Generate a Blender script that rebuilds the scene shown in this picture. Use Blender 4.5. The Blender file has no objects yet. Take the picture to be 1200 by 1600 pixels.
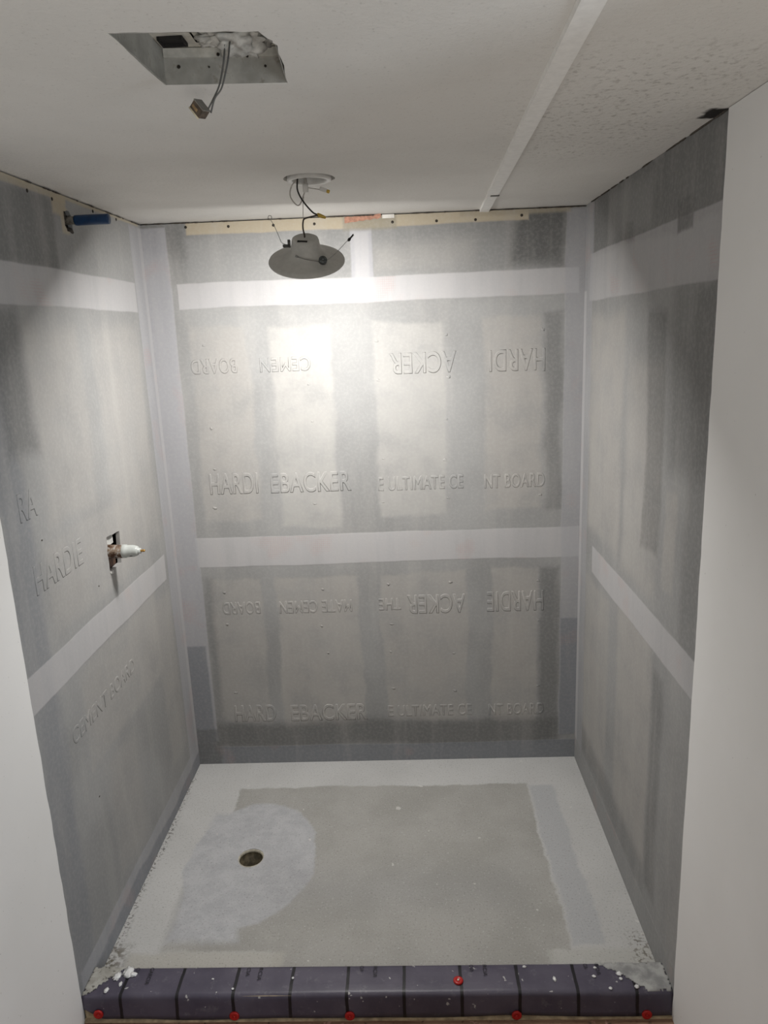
import bpy, bmesh, math, random
from mathutils import Vector, Matrix, Euler, noise as mnoise

random.seed(7)
SC = bpy.context.scene
COL = SC.collection
R = math.radians

# ------------------------------------------------------------------ camera, world, light, exposure
F_PX = 1157.75
cam_d = bpy.data.cameras.new('camera')
cam = bpy.data.objects.new('camera', cam_d)
COL.objects.link(cam)
cam.location = (0.9026, -2.6870, 1.6949)
cam.rotation_euler = (R(76.293), R(2.348), R(1.642))
cam_d.sensor_fit = 'VERTICAL'
cam_d.sensor_height = 36.0
cam_d.lens = F_PX * 36.0 / 1600.0
cam_d.clip_start = 0.02
SC.camera = cam

SC.view_settings.view_transform = 'Standard'
SC.view_settings.look = 'None'
SC.view_settings.gamma = 1.0
SC.view_settings.use_curve_mapping = False
SC.view_settings.exposure = 0.0
SC.cycles.max_bounces = 12
SC.cycles.diffuse_bounces = 8
SC.cycles.use_denoising = True

world = bpy.data.worlds.new('world')
SC.world = world
world.use_nodes = True
world.node_tree.nodes['Background'].inputs[0].default_value = (0.02, 0.02, 0.02, 1)
world.node_tree.nodes['Background'].inputs[1].default_value = 0.0

LENS_STRENGTH = 290.0                    # the dangling LED trim's own light


def area(name, loc, target, sx, sy, power, col):
    d = bpy.data.lights.new(name, 'AREA')
    d.shape = 'RECTANGLE'
    d.size, d.size_y, d.energy, d.color = sx, sy, power, col
    o = bpy.data.objects.new(name, d)
    COL.objects.link(o)
    o.location = loc
    o.rotation_euler = (Vector(target) - Vector(loc)).to_track_quat('-Z', 'Y').to_euler()
    return o


area('room_daylight', (2.45, -2.78, 1.0), (0.0, -1.2, 0.3), 0.35, 1.2, 15.0, (0.80, 0.90, 1.0))
area('added_ceiling_fill', (1.1, -3.2, 1.25), (1.0, -3.0, 2.1), 0.5, 0.4, 15.0, (1.0, 0.97, 0.92))  # added unseen fill, aimed up to brighten the ceiling

# ------------------------------------------------------------------ measures (metres)
W = 1.524                                # alcove width
YJ = -1.139                              # where cement board meets drywall
FLZ = -0.031                             # level of the wood floor outside


def hc(x, y):                            # underside of the ceiling
    return 2.0877 - 0.0052 * x + 0.0032 * y


# ------------------------------------------------------------------ helpers
def link(name, me, mat=None, parent=None, smooth=False):
    o = bpy.data.objects.new(name, me)
    COL.objects.link(o)
    if mat:
        me.materials.append(mat)
    if smooth:
        for p in me.polygons:
            p.use_smooth = True
    if parent is not None:
        o.parent = parent
        o.matrix_parent_inverse = Matrix()
    return o


def build(name, bm, mat=None, parent=None, smooth=False, world_to=None):
    if world_to is not None:
        bm.transform(world_to.inverted())
    me = bpy.data.meshes.new(name)
    bmesh.ops.recalc_face_normals(bm, faces=bm.faces[:])
    bm.to_mesh(me)
    bm.free()
    return link(name, me, mat, parent, smooth)


def thing(name, label, cat, mtx, group=None):
    o = bpy.data.objects.new(name, None)
    COL.objects.link(o)
    o.matrix_world = mtx
    o['label'] = label
    o['category'] = cat
    if group:
        o['group'] = group
    return o


def struct(o):
    o['kind'] = 'structure'
    return o


def bx(bm, x0, x1, y0, y1, z0, z1, bev=0.0):
    vs = [bm.verts.new((x, y, z)) for x in (x0, x1) for y in (y0, y1) for z in (z0, z1)]
    fs = [(0, 1, 3, 2), (4, 6, 7, 5), (0, 4, 5, 1), (2, 3, 7, 6), (0, 2, 6, 4), (1, 5, 7, 3)]
    faces = [bm.faces.new([vs[i] for i in f]) for f in fs]
    if bev:
        es = list({e for f in faces for e in f.edges})
        bmesh.ops.bevel(bm, geom=es, offset=bev, segments=2, profile=0.5, affect='EDGES')


def box(*a, bev=0.0):
    bm = bmesh.new()
    bx(bm, *a, bev=bev)
    return bm


def slab(outer, holes, to3, thick):
    """Plate with polygon holes; to3(u, v, w) maps plate coordinates to the room (w = depth behind the face)."""
    bm = bmesh.new()
    loops, edges = [], []
    for lp in [outer] + holes:
        vs = [bm.verts.new(to3(u, v, 0.0)) for u, v in lp]
        loops.append(vs)
        edges += [bm.edges.new((vs[i], vs[(i + 1) % len(vs)])) for i in range(len(vs))]
    bmesh.ops.triangle_fill(bm, use_beauty=True, use_dissolve=False, edges=edges)
    front = list(bm.faces)
    src = [[(u, v) for u, v in lp] for lp in [outer] + holes]
    backv = {}
    for lp, vs in zip(src, loops):
        for (u, v), vt in zip(lp, vs):
            backv[vt] = bm.verts.new(to3(u, v, thick))
    for f in front:
        bm.faces.new([backv[v] for v in reversed(f.verts)])
    for vs in loops:
        for i in range(len(vs)):
            a, b = vs[i], vs[(i + 1) % len(vs)]
            bm.faces.new((a, b, backv[b], backv[a]))
    return bm


def catmull(pts, n=6):
    P = [Vector(p) for p in pts]
    if len(P) < 3:
        return P
    P = [P[0] * 2 - P[1]] + P + [P[-1] * 2 - P[-2]]
    out = []
    for i in range(1, len(P) - 2):
        p0, p1, p2, p3 = P[i - 1:i + 3]
        for k in range(n):
            t = k / n
            out.append(0.5 * ((2 * p1) + (p2 - p0) * t + (2 * p0 - 5 * p1 + 4 * p2 - p3) * t * t
                              + (3 * p1 - p0 - 3 * p2 + p3) * t ** 3))
    out.append(P[-2])
    return out


def tube(bm, pts, r, seg=10, smooth=6, caps=True):
    P = catmull(pts, smooth) if smooth else [Vector(p) for p in pts]
    rs = r if isinstance(r, (list, tuple)) else None
    prev = None
    rings = []
    nrm = None
    for i, p in enumerate(P):
        t = (P[min(i + 1, len(P) - 1)] - P[max(i - 1, 0)]).normalized()
        if nrm is None:
            nrm = t.orthogonal().normalized()
        else:
            nrm = (nrm - t * nrm.dot(t)).normalized()
        b = t.cross(nrm)
        rr = r if rs is None else rs[min(int(i * len(rs) / len(P)), len(rs) - 1)]
        rings.append([bm.verts.new(p + (nrm * math.cos(2 * math.pi * k / seg) + b * math.sin(2 * math.pi * k / seg)) * rr)
                      for k in range(seg)])
    for a, b in zip(rings, rings[1:]):
        for k in range(seg):
            bm.faces.new((a[k], a[(k + 1) % seg], b[(k + 1) % seg], b[k]))
    if caps:
        bm.faces.new(list(reversed(rings[0])))
        bm.faces.new(rings[-1])


def lathe(bm, prof, seg=48, mtx=None):
    """prof: (radius, height) pairs round local Z."""
    M = mtx or Matrix()
    rings = []
    for r, z in prof:
        if r < 1e-6:
            rings.append([bm.verts.new(M @ Vector((0, 0, z)))])
        else:
            rings.append([bm.verts.new(M @ Vector((r * math.cos(2 * math.pi * k / seg), r * math.sin(2 * math.pi * k / seg), z)))
                          for k in range(seg)])
    for a, b in zip(rings, rings[1:]):
        for k in range(seg):
            q = []
            for v in (a[k % len(a)], a[(k + 1) % seg % len(a)], b[(k + 1) % seg % len(b)], b[k % len(b)]):
                if v not in q:
                    q.append(v)
            if len(q) > 2:
                bm.faces.new(q)


def blob(bm, c, r, amp=0.3, freq=40.0, sub=3, seed=0.0):
    g = bmesh.ops.create_icosphere(bm, subdivisions=sub, radius=1.0)
    for v in g['verts']:
        d = v.co.normalized()
        k = 1 + amp * mnoise.noise(d * freq * 0.05 + Vector((seed, seed, seed)))
        v.co = Vector(c) + Vector((d.x * r[0], d.y * r[1], d.z * r[2])) * k


# ------------------------------------------------------------------ materials
def rect_group():
    g = bpy.data.node_groups.new('rect_mask', 'ShaderNodeTree')
    I, O = g.nodes.new('NodeGroupInput'), g.nodes.new('NodeGroupOutput')
    for n, t in (('P', 'NodeSocketVector'), ('C', 'NodeSocketVector'), ('H', 'NodeSocketVector'), ('Soft', 'NodeSocketFloat')):
        g.interface.new_socket(n, in_out='INPUT', socket_type=t)
    g.interface.new_socket('Mask', in_out='OUTPUT', socket_type='NodeSocketFloat')
    L = g.links

    def vm(op, a, b=None):
        n = g.nodes.new('ShaderNodeVectorMath')
        n.operation = op
        L.new(a, n.inputs[0])
        if b is not None:
            L.new(b, n.inputs[1])
        return n.outputs[0]
    d = vm('SUBTRACT', vm('ABSOLUTE', vm('SUBTRACT', I.outputs['P'], I.outputs['C'])), I.outputs['H'])
    s = g.nodes.new('ShaderNodeSeparateXYZ')
    L.new(d, s.inputs[0])
    m = g.nodes.new('ShaderNodeMath')
    m.operation = 'MAXIMUM'
    L.new(s.outputs[0], m.inputs[0])
    L.new(s.outputs[1], m.inputs[1])
    neg = g.nodes.new('ShaderNodeMath')
    neg.operation = 'MULTIPLY'
    neg.inputs[1].default_value = -1.0
    L.new(I.outputs['Soft'], neg.inputs[0])
    mr = g.nodes.new('ShaderNodeMapRange')
    mr.interpolation_type = 'SMOOTHSTEP'
    L.new(m.outputs[0], mr.inputs['Value'])
    L.new(I.outputs['Soft'], mr.inputs['From Min'])
    L.new(neg.outputs[0], mr.inputs['From Max'])
    L.new(mr.outputs[0], O.inputs[0])
    return g


RG = rect_group()


class NT:
    def __init__(s, name, rough=0.9, spec=0.3, metal=0.0):
        s.m = bpy.data.materials.new(name)
        s.m.use_nodes = True
        s.t = s.m.node_tree
        s.b = s.t.nodes['Principled BSDF']
        s.b.inputs['Roughness'].default_value = rough
        s.b.inputs['Specular IOR Level'].default_value = spec
        s.b.inputs['Metallic'].default_value = metal
        tc = s.t.nodes.new('ShaderNodeTexCoord')
        s.obj = tc.outputs['Object']

    def n(s, typ, **kw):
        nd = s.t.nodes.new(typ)
        for k, v in kw.items():
            setattr(nd, k, v)
        return nd

    def put(s, sock, v):
        if hasattr(v, 'is_output') or isinstance(v, bpy.types.NodeSocket):
            s.t.links.new(v, sock)
        elif isinstance(v, (tuple, list)) and len(v) == 3 and sock.type == 'RGBA':
            sock.default_value = (*v, 1.0)
        else:
            sock.default_value = v

    def math(s, op, a, b=0.0, c=0.0, clamp=False):
        nd = s.n('ShaderNodeMath', operation=op, use_clamp=clamp)
        s.put(nd.inputs[0], a)
        s.put(nd.inputs[1], b)
        s.put(nd.inputs[2], c)
        return nd.outputs[0]

    def vmath(s, op, a, b=(0, 0, 0)):
        nd = s.n('ShaderNodeVectorMath', operation=op)
        s.put(nd.inputs[0], a)
        if op == 'SCALE':
            s.put(nd.inputs['Scale'], b)
        else:
            s.put(nd.inputs[1], b)
        return nd.outputs[0]

    def noise(s, scale, detail=4.0, rough=0.6, vec=None, color=False):
        nd = s.n('ShaderNodeTexNoise')
        s.put(nd.inputs['Vector'], vec if vec is not None else s.obj)
        nd.inputs['Scale'].default_value = scale
        nd.inputs['Detail'].default_value = detail
        nd.inputs['Roughness'].default_value = rough
        return nd.outputs['Color' if color else 'Fac']

    def rng(s, v, a, b, c=0.0, d=1.0, smooth=True):
        nd = s.n('ShaderNodeMapRange', interpolation_type='SMOOTHSTEP' if smooth else 'LINEAR')
        s.put(nd.inputs['Value'], v)
        for k, x in (('From Min', a), ('From Max', b), ('To Min', c), ('To Max', d)):
            s.put(nd.inputs[k], x)
        return nd.outputs[0]

    def mix(s, f, a, b, mode='MIX'):
        nd = s.n('ShaderNodeMix', data_type='RGBA', blend_type=mode)
        s.put(nd.inputs[0], f)
        s.put(nd.inputs[6], a)
        s.put(nd.inputs[7], b)
        return nd.outputs[2]

    def rect(s, P, u0, u1, v0, v1, soft):
        nd = s.n('ShaderNodeGroup')
        nd.node_tree = RG
        s.t.links.new(P, nd.inputs['P'])
        nd.inputs['C'].default_value = ((u0 + u1) / 2, (v0 + v1) / 2, 0)
        nd.inputs['H'].default_value = ((u1 - u0) / 2, (v1 - v0) / 2, 0)
        nd.inputs['Soft'].default_value = soft
        return nd.outputs[0]

    def bump(s, h, strength=0.5, dist=0.001, prev=None):
        nd = s.n('ShaderNodeBump')
        nd.inputs['Strength'].default_value = strength
        nd.inputs['Distance'].default_value = dist
        s.put(nd.inputs['Height'], h)
        if prev is not None:
            s.put(nd.inputs['Normal'], prev)
        s.put(s.b.inputs['Normal'], nd.outputs[0])
        return nd.outputs[0]

    def color(s, v):
        s.put(s.b.inputs['Base Color'], v)
        return s.m


def plain(name, col, rough=0.6, metal=0.0, spec=0.4, mottled=0.12, scale=60.0, bump=0.0):
    t = NT(name, rough, spec, metal)
    f = t.noise(scale)
    dark = tuple(c * (1 - mottled) for c in col)
    lite = tuple(min(1, c * (1 + mottled)) for c in col)
    t.color(t.mix(t.rng(f, 0.3, 0.7), dark, lite))
    if bump:
        t.bump(f, bump, 0.001)
    return t.m


SKIM = (0.275, 0.275, 0.272)
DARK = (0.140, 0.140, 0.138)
BOARD = (0.345, 0.331, 0.314)
PALE = (0.375, 0.366, 0.350)
TAPE = (0.425, 0.417, 0.424)
LILAC = (0.355, 0.355, 0.378)
BLUE = (0.190, 0.200, 0.220)
TAN = (0.41, 0.355, 0.265)


def wall_mat(name, axis, patches, seed=0.0):
    """Cement board with skim coat, tape and bare board patches. patches: (u0,u1,v0,v1,soft,colour,alpha,kind)."""
    t = NT(name, 0.86, 0.25)
    sp = t.n('ShaderNodeSeparateXYZ')
    t.put(sp.inputs[0], t.obj)
    cb = t.n('ShaderNodeCombineXYZ')
    t.put(cb.inputs[0], sp.outputs[0 if axis == 'x' else 1])
    t.put(cb.inputs[1], sp.outputs[2])
    cb.inputs[2].default_value = seed
    uv = cb.outputs[0]
    half = (0.5, 0.5, 0.5)

    def warped(*ks):
        v = uv
        for sc, amp in ks:
            v = t.vmath('ADD', v, t.vmath('SCALE', t.vmath('SUBTRACT', t.noise(sc, 3, 0.5, uv, True), half), amp))
        return v
    straight = warped((3.0, 0.018), (30.0, 0.003))
    rough = warped((2.5, 0.075), (14.0, 0.022), (70.0, 0.010))
    cloud = t.noise(3.2, 5, 0.55, uv)
    streak_v = t.n('ShaderNodeMapping')
    t.put(streak_v.inputs[0], uv)
    streak_v.inputs['Scale'].default_value = (14.0, 1.6, 1.0)
    streak = t.noise(1.0, 4, 0.6, streak_v.outputs[0])
    patchy = t.rng(t.noise(9.0, 4, 0.6, uv), 0.30, 0.60, 0.45, 1.0)
    c = t.mix(t.rng(cloud, 0.3, 0.7), tuple(x * 0.90 for x in SKIM), tuple(x * 1.10 for x in SKIM))
    tape_sum = None
    board_sum = None
    for (u0, u1, v0, v1, soft, col, al, kind) in patches:
        m = t.rect(straight if kind in ('tape', 'line') else rough, u0, u1, v0, v1, soft)
        f = t.math('MULTIPLY', m, al)
        if kind == 'board':
            f = t.math('MULTIPLY', f, patchy)
            board_sum = f if board_sum is None else t.math('MAXIMUM', board_sum, f)
        if kind == 'tape':
            f = t.math('MULTIPLY', f, t.rng(streak, 0.25, 0.6, 0.75, 1.0))
            tape_sum = m if tape_sum is None else t.math('MAXIMUM', tape_sum, m)
        c = t.mix(f, c, col)
    # fibreglass mesh showing pink through thin spots of the taped joints
    gx = t.n('ShaderNodeSeparateXYZ')
    t.put(gx.inputs[0], uv)
    k = 2 * math.pi / 0.0075
    gl = t.math('MAXIMUM', t.math('SINE', t.math('MULTIPLY', gx.outputs[0], k)), t.math('SINE', t.math('MULTIPLY', gx.outputs[1], k)))
    gl = t.rng(gl, 0.55, 0.95)
    if tape_sum is not None:
        spot = t.math('MULTIPLY', t.rng(t.noise(7.0, 2, 0.5, t.vmath('ADD', uv, (3.1, 1.7, 0))), 0.56, 0.68), tape_sum)
        c = t.mix(t.math('MULTIPLY', t.math('MULTIPLY', gl, spot), 0.4), c, (0.42, 0.27, 0.24))
    # streaks, scratches, specks
    c = t.mix(t.rng(streak, 0.45, 0.75, 0.0, 0.22), c, tuple(x * 1.25 for x in BOARD))
    c = t.mix(t.rng(t.noise(420.0, 2, 0.5), 0.66, 0.76, 0.0, 0.2), c, (0.12, 0.12, 0.12))
    c = t.mix(t.rng(t.noise(90.0, 3, 0.6), 0.4, 0.7, 0.0, 0.12), c, (0.5, 0.49, 0.47))
    # relief: the board's dimpled grid, trowel ridges, raised tape
    k2 = 2 * math.pi / 0.0127
    dots = t.math('MULTIPLY', t.math('SINE', t.math('MULTIPLY', gx.outputs[0], k2)), t.math('SINE', t.math('MULTIPLY', gx.outputs[1], k2)))
    b = t.bump(t.rng(dots, 0.6, 1.0), 0.10, 0.0006)
    b = t.bump(t.noise(35.0, 5, 0.6), 0.22, 0.0020, b)
    b = t.bump(t.noise(260.0, 3, 0.6), 0.12, 0.0006, b)
    if board_sum is not None:
        b = t.bump(t.math('SUBTRACT', 1.0, board_sum), 0.45, 0.0007, b)
    if tape_sum is not None:
        b = t.bump(tape_sum, 0.6, 0.0010, b)
    return t.color(c)


def text_mesh(name, s, h, mat, mtx, width=None, ext=0.0013, bev=0.0006, parent=None, bold=0.0, flat=False):
    cu = bpy.data.curves.new(name, 'FONT')
    cu.body = s
    cu.size = 1.0
    cu.space_character = 1.08
    tmp = bpy.data.objects.new(name, cu)
    COL.objects.link(tmp)
    bpy.context.view_layer.update()
    dims = tmp.dimensions.copy()
    k = h / 0.70
    kx = (width / dims.x) if width else k
    cu.extrude = 0.0 if bold else 0.5
    cu.bevel_depth = bold
    cu.bevel_resolution = 0
    zk = ext / bold if bold else 2 * ext
    bpy.context.view_layer.update()
    dg = bpy.context.evaluated_depsgraph_get()
    me = bpy.data.meshes.new_from_object(tmp.evaluated_get(dg))
    bpy.data.objects.remove(tmp)
    bpy.data.curves.remove(cu)
    for v in me.vertices:
        v.co = mtx @ Vector((v.co.x * kx, v.co.y * k, v.co.z * zk))
    me.materials.clear()
    me.name = name
    return link(name, me, mat, parent)


# ------------------------------------------------------------------ walls of the shower alcove
P_BACK = [
    # bare board between the screw bands, upper sheet
    (0.13, 0.335, 1.03, 1.74, .012, BOARD, .75, 'board'), (0.42, 0.64, 1.00, 1.73, .012, PALE, .80, 'board'),
    (0.785, 1.025, 1.02, 1.73, .010, PALE, .70, 'board'), (1.175, 1.385, 1.03, 1.73, .012, BOARD, .85, 'board'),
    # lower sheet
    (0.115, 0.310, 0.19, 0.795, .008, BOARD, .75, 'board'), (0.365, 0.69, 0.16, 0.80, .008, BOARD, .90, 'board'),
    (0.52, 0.69, 0.20, 0.62, .010, PALE, .25, 'board'),
    (0.775, 1.095, 0.18, 0.80, .008, BOARD, .80, 'board'), (1.195, 1.375, 0.17, 0.80, .008, BOARD, .90, 'board'),
    # dark skim low down and right
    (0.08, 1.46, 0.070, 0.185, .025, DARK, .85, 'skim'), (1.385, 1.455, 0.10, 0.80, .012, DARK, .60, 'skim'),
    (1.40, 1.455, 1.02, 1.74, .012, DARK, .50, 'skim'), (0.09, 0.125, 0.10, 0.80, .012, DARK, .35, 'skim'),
    (0.10, 1.45, 1.885, 2.06, .012, DARK, .30, 'skim'), (1.28, 1.46, 1.90, 2.09, .03, (0.10, 0.10, 0.098), .80, 'skim'), (-0.02, 0.16, 1.97, 2.10, .04, DARK, .7, 'skim'),  # above the upper tape: shade of wall top and corners painted into the colour
    (0.15, 0.55, 1.88, 2.04, .02, SKIM, .8, 'skim'), (0.80, 1.15, 1.90, 1.99, .03, BOARD, .45, 'board'),
    # taped joints
    (0.722, 0.797, 1.81, 2.045, .004, LILAC, .85, 'tape'), (0.735, 0.785, 1.81, 2.03, .006, TAPE, .6, 'tape'),
    (0.105, 1.506, 1.797, 1.882, .003, TAPE, .90, 'tape'), (0.078, 1.526, 0.844, 0.961, .003, TAPE, .88, 'tape'),
    (-0.02, 0.085, 0.10, 2.07, .004, LILAC, .80, 'tape'), (1.458, 1.54, 0.10, 2.07, .004, LILAC, .55, 'tape'),
    (-0.02, 0.075, 0.075, 0.52, .005, BLUE, .85, 'tape'), (1.46, 1.54, 0.10, 0.60, .005, BLUE, .8, 'tape'),
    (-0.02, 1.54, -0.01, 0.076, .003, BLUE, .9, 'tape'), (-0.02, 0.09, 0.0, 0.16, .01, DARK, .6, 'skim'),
    # unpainted strip under the ceiling
    (0.158, 1.33, 2.042, 2.12, .004, TAN, .95, 'line'), (1.10, 1.47, 2.060, 2.12, .006, (0.33, 0.29, 0.22), .8, 'line'),
    (0.70, 0.885, 2.035, 2.09, .006, (0.24, 0.22, 0.17), .7, 'line'),
]
P_LEFT = [
    (-0.93, -0.62, 1.25, 1.74, .03, BOARD, .55, 'board'), (-0.52, -0.16, 1.02, 1.74, .03, BOARD, .60, 'board'),
    (-0.98, -0.40, 0.98, 1.22, .02, BOARD, .55, 'board'), (-0.90, -0.28, 0.55, 0.84, .02, BOARD, .60, 'board'),
    (-0.80, -0.58, 0.12, 0.50, .03, BOARD, .50, 'board'), (-0.30, -0.13, 0.18, 0.80, .02, BOARD, .55, 'board'),
    (-1.14, -1.02, 0.0, 1.76, .02, BLUE, .55, 'skim'), (-1.06, -0.92, 1.45, 1.78, .03, DARK, .6, 'skim'),
    (-1.16, -0.66, 1.88, 2.06, .02, DARK, .75, 'skim'), (-0.46, -0.12, 1.95, 2.07, .03, SKIM, .6, 'skim'),  # upper DARK patches paint the shade outside the lamp's beam into the skim
    (-1.16, -0.118, 1.790, 1.886, .003, TAPE, .85, 'tape'),
    (-1.16, -0.138, 0.850, 0.944, .003, TAPE, .85, 'tape'),
    (-0.112, 0.02, 0.06, 2.07, .004, LILAC, .70, 'tape'), (-0.03, 0.02, 0.05, 2.07, .004, TAPE, .7, 'tape'),
    (-1.12, 0.02, -0.05, 0.098, .006, LILAC, .65, 'tape'), (-1.12, 0.02, -0.05, 0.05, .008, BLUE, .75, 'skim'),
    (-1.20, -0.02, 2.073, 2.12, .003, TAN, .8, 'line'), (-0.93, -0.58, 2.062, 2.12, .004, TAN, .8, 'line'), (-0.665, -0.585, 2.028, 2.10, .008, TAN, .9, 'line'),
    (-0.622, -0.578, 1.985, 2.05, .006, TAN, .8, 'line'),
]
P_RIGHT = [
    (-0.50, -0.12, 1.00, 1.72, .03, BOARD, .85, 'board'), (-0.30, -0.13, 1.00, 1.30, .02, PALE, .35, 'board'),
    (-0.85, -0.54, 0.97, 1.60, .03, BOARD, .75, 'board'), (-0.72, -0.54, 1.00, 1.25, .02, PALE, .35, 'board'),
    (-0.86, -0.72, 1.10, 1.72, .015, DARK, .55, 'skim'), (-0.98, -0.90, 1.03, 1.30, .012, BOARD, .75, 'board'),
    (-1.14, -1.03, 0.9, 1.76, .02, DARK, .45, 'skim'),
    (-0.44, -0.12, 0.14, 0.82, .02, BOARD, .80, 'board'), (-0.86, -0.54, 0.18, 0.88, .02, BOARD, .85, 'board'),
    (-0.95, -0.87, 0.15, 0.80, .02, DARK, .50, 'skim'), (-0.86, -0.10, 0.10, 0.20, .03, DARK, .45, 'skim'),
    (-1.16, -0.11, 1.90, 2.09, .01, DARK, .70, 'skim'), (-1.16, -0.90, 1.35, 1.78, .04, DARK, .5, 'skim'), (-0.70, -0.30, 1.93, 2.05, .03, SKIM, .5, 'skim'),  # DARK here is shade high on the wall, put into the colour
    (-1.16, -0.075, 1.766, 1.914, .003, TAPE, .68, 'tape'), (-0.992, -0.895, 1.898, 1.965, .006, DARK, .75, 'skim'),
    (-0.55, -0.47, 1.908, 1.96, .008, DARK, .45, 'skim'),
    (-1.16, -0.20, 0.848, 0.944, .004, TAPE, .88, 'tape'),
    (-0.115, 0.02, 0.06, 2.07, .006, LILAC, .45, 'tape'), (-0.035, 0.02, 0.06, 1.80, .003, TAPE, .95, 'tape'),
    (-1.12, 0.02, -0.05, 0.095, .005, SKIM, .85, 'tape'),
]
M_BACK = wall_mat('cement_board_back', 'x', P_BACK, 0.0)
M_LEFT = wall_mat('cement_board_left', 'y', P_LEFT, 4.0)
M_RIGHT = wall_mat('cement_board_right', 'y', P_RIGHT, 9.0)

GAP = 0.0045
# back
wall_back = struct(build('wall_back', slab([(-0.012, FLZ), (W + 0.012, FLZ), (W + 0.012, hc(W, 0) - GAP), (-0.012, hc(0, 0) - GAP)], [],
                                           lambda u, v, w: (u, w, v), 0.012), M_BACK))


def jig(lp, amp, n=5, seed=1):
    rnd = random.Random(seed)
    out = []
    for i, (u, v) in enumerate(lp):
        u2, v2 = lp[(i + 1) % len(lp)]
        for k in range(n):
            t = k / n
            a = amp if k else amp * 0.3
            out.append((u + (u2 - u) * t + rnd.uniform(-a, a), v + (v2 - v) * t + rnd.uniform(-a, a)))
    return out


valve_hole = jig([(-0.612, 1.036), (-0.522, 1.034), (-0.507, 1.131), (-0.606, 1.139)], 0.0015, 4, 3)
arm_hole = jig([(-0.602, 2.004), (-0.590, 1.992), (-0.557, 1.990), (-0.552, 2.030), (-0.566, 2.046), (-0.600, 2.042)], 0.002, 3, 5)
wall_left = struct(build('wall_left', slab([(YJ, FLZ), (0.0, FLZ), (0.0, hc(0, 0) - GAP), (YJ, hc(0, YJ) - GAP)],
                                           [valve_hole, arm_hole], lambda u, v, w: (-w, u, v), 0.012), M_LEFT))
wall_right = struct(build('wall_right', slab([(YJ, FLZ), (0.0, FLZ), (0.0, hc(W, 0) - 0.001), (YJ, hc(W, YJ) - 0.001)], [],
                                             lambda u, v, w: (W + w, u, v), 0.012), M_RIGHT))

# lettering pressed into the boards
BOLD = 0.028


def M_back(x, z, flip=False, y=0.0):
    m = Matrix.Translation((x, y, z)) @ Matrix(((1, 0, 0, 0), (0, 0, -1, 0), (0, 1, 0, 0), (0, 0, 0, 1)))
    return m @ Matrix.Rotation(math.pi, 4, 'Z') if flip else m


def back_text(s, x0, x1, z0, h, flip=False):
    # upright: x0..x1 left to right from baseline z0; flipped: starts at x1, hangs down from z0 + h
    m = M_back(x1, z0 + h, True) if flip else M_back(x0, z0)
    text_mesh('embossed_lettering', s, h, M_BACK, m, abs(x1 - x0), parent=wall_back, bold=BOLD)


for a in [
    ('HARDI', 0.150, 0.328, 1.130, 0.076, False), ('EBACKER', 0.378, 0.673, 1.128, 0.072, False),
    ('E ULTIMATE CE', 0.780, 1.092, 1.122, 0.050, False), ('NT BOARD', 1.172, 1.390, 1.118, 0.050, False),
    ('HARDI', 1.200, 1.395, 1.540, 0.072, True), ('ACKER', 0.845, 1.075, 1.545, 0.070, True),
    ('BOARD', 0.132, 0.296, 1.572, 0.050, True), ('CEMEN', 0.38, 0.56, 1.57, 0.048, True),
    ('HARDIE', 1.185, 1.398, 0.632, 0.078, True), ('ACKER', 0.875, 1.095, 0.632, 0.074, True),
    ('THE', 0.766, 0.848, 0.650, 0.046, True), ('MATE CEMEN', 0.382, 0.662, 0.648, 0.048, True),
    ('BOARD', 0.160, 0.305, 0.650, 0.048, True),
    ('HARD', 0.160, 0.325, 0.190, 0.070, False), ('EBACKER', 0.388, 0.690, 0.188, 0.068, False),
    ('E ULTIMATE CE', 0.780, 1.110, 0.198, 0.046, False), ('NT BOARD', 1.180, 1.396, 0.195, 0.046, False),
]:
    back_text(*a)


def left_text(s, y0, y1, z0, h, tilt=0.0, flip=False):
    rot = Matrix(((0, 0, 1, 0), (1, 0, 0, 0), (0, 1, 0, 0), (0, 0, 0, 1)))
    m = Matrix.Translation((0, y0, z0)) @ rot @ Matrix.Rotation(tilt, 4, 'Z')
    text_mesh('embossed_lettering', s, h, M_LEFT, m, abs(y1 - y0), ext=0.0010, parent=wall_left, bold=BOLD)


left_text('CEMENT BOARD', -0.975, -0.53, 0.675, 0.045)
left_text('HARDIE', -1.04, -0.78, 1.115, 0.070)
left_text('RA', -1.06, -0.98, 1.30, 0.065)

# screws left showing in the unpainted strips
M_SCREW = plain('screw_steel', (0.035, 0.03, 0.025), 0.5, 0.6)
for x, z in ((0.158, 2.070), (0.306, 2.066), (0.461, 2.063), (0.602, 2.061), (0.869, 2.055), (1.019, 2.052), (1.151, 2.050), (1.307, 2.057)):
    bm = bmesh.new()
    lathe(bm, [(0, 0.0022), (0.0028, 0.0022), (0.0046, 0.0008), (0.0048, -0.001), (0, -0.001)], 16,
          Matrix.Translation((x, 0, z)) @ Matrix.Rotation(R(90), 4, 'X'))
    build('screw', bm, M_SCREW, wall_back, True)
for y, z in ((-0.955, 2.062), (-0.79, 2.060), (-0.66, 2.062), (-0.40, 2.070), (-0.22, 2.072)):
    bm = bmesh.new()
    lathe(bm, [(0, 0.0022), (0.0028, 0.0022), (0.0046, 0.0008), (0.0048, -0.001), (0, -0.001)], 16,
          Matrix.Translation((0, y, z)) @ Matrix.Rotation(R(90), 4, 'Y'))
    build('screw', bm, M_SCREW, wall_left, True)

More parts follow.
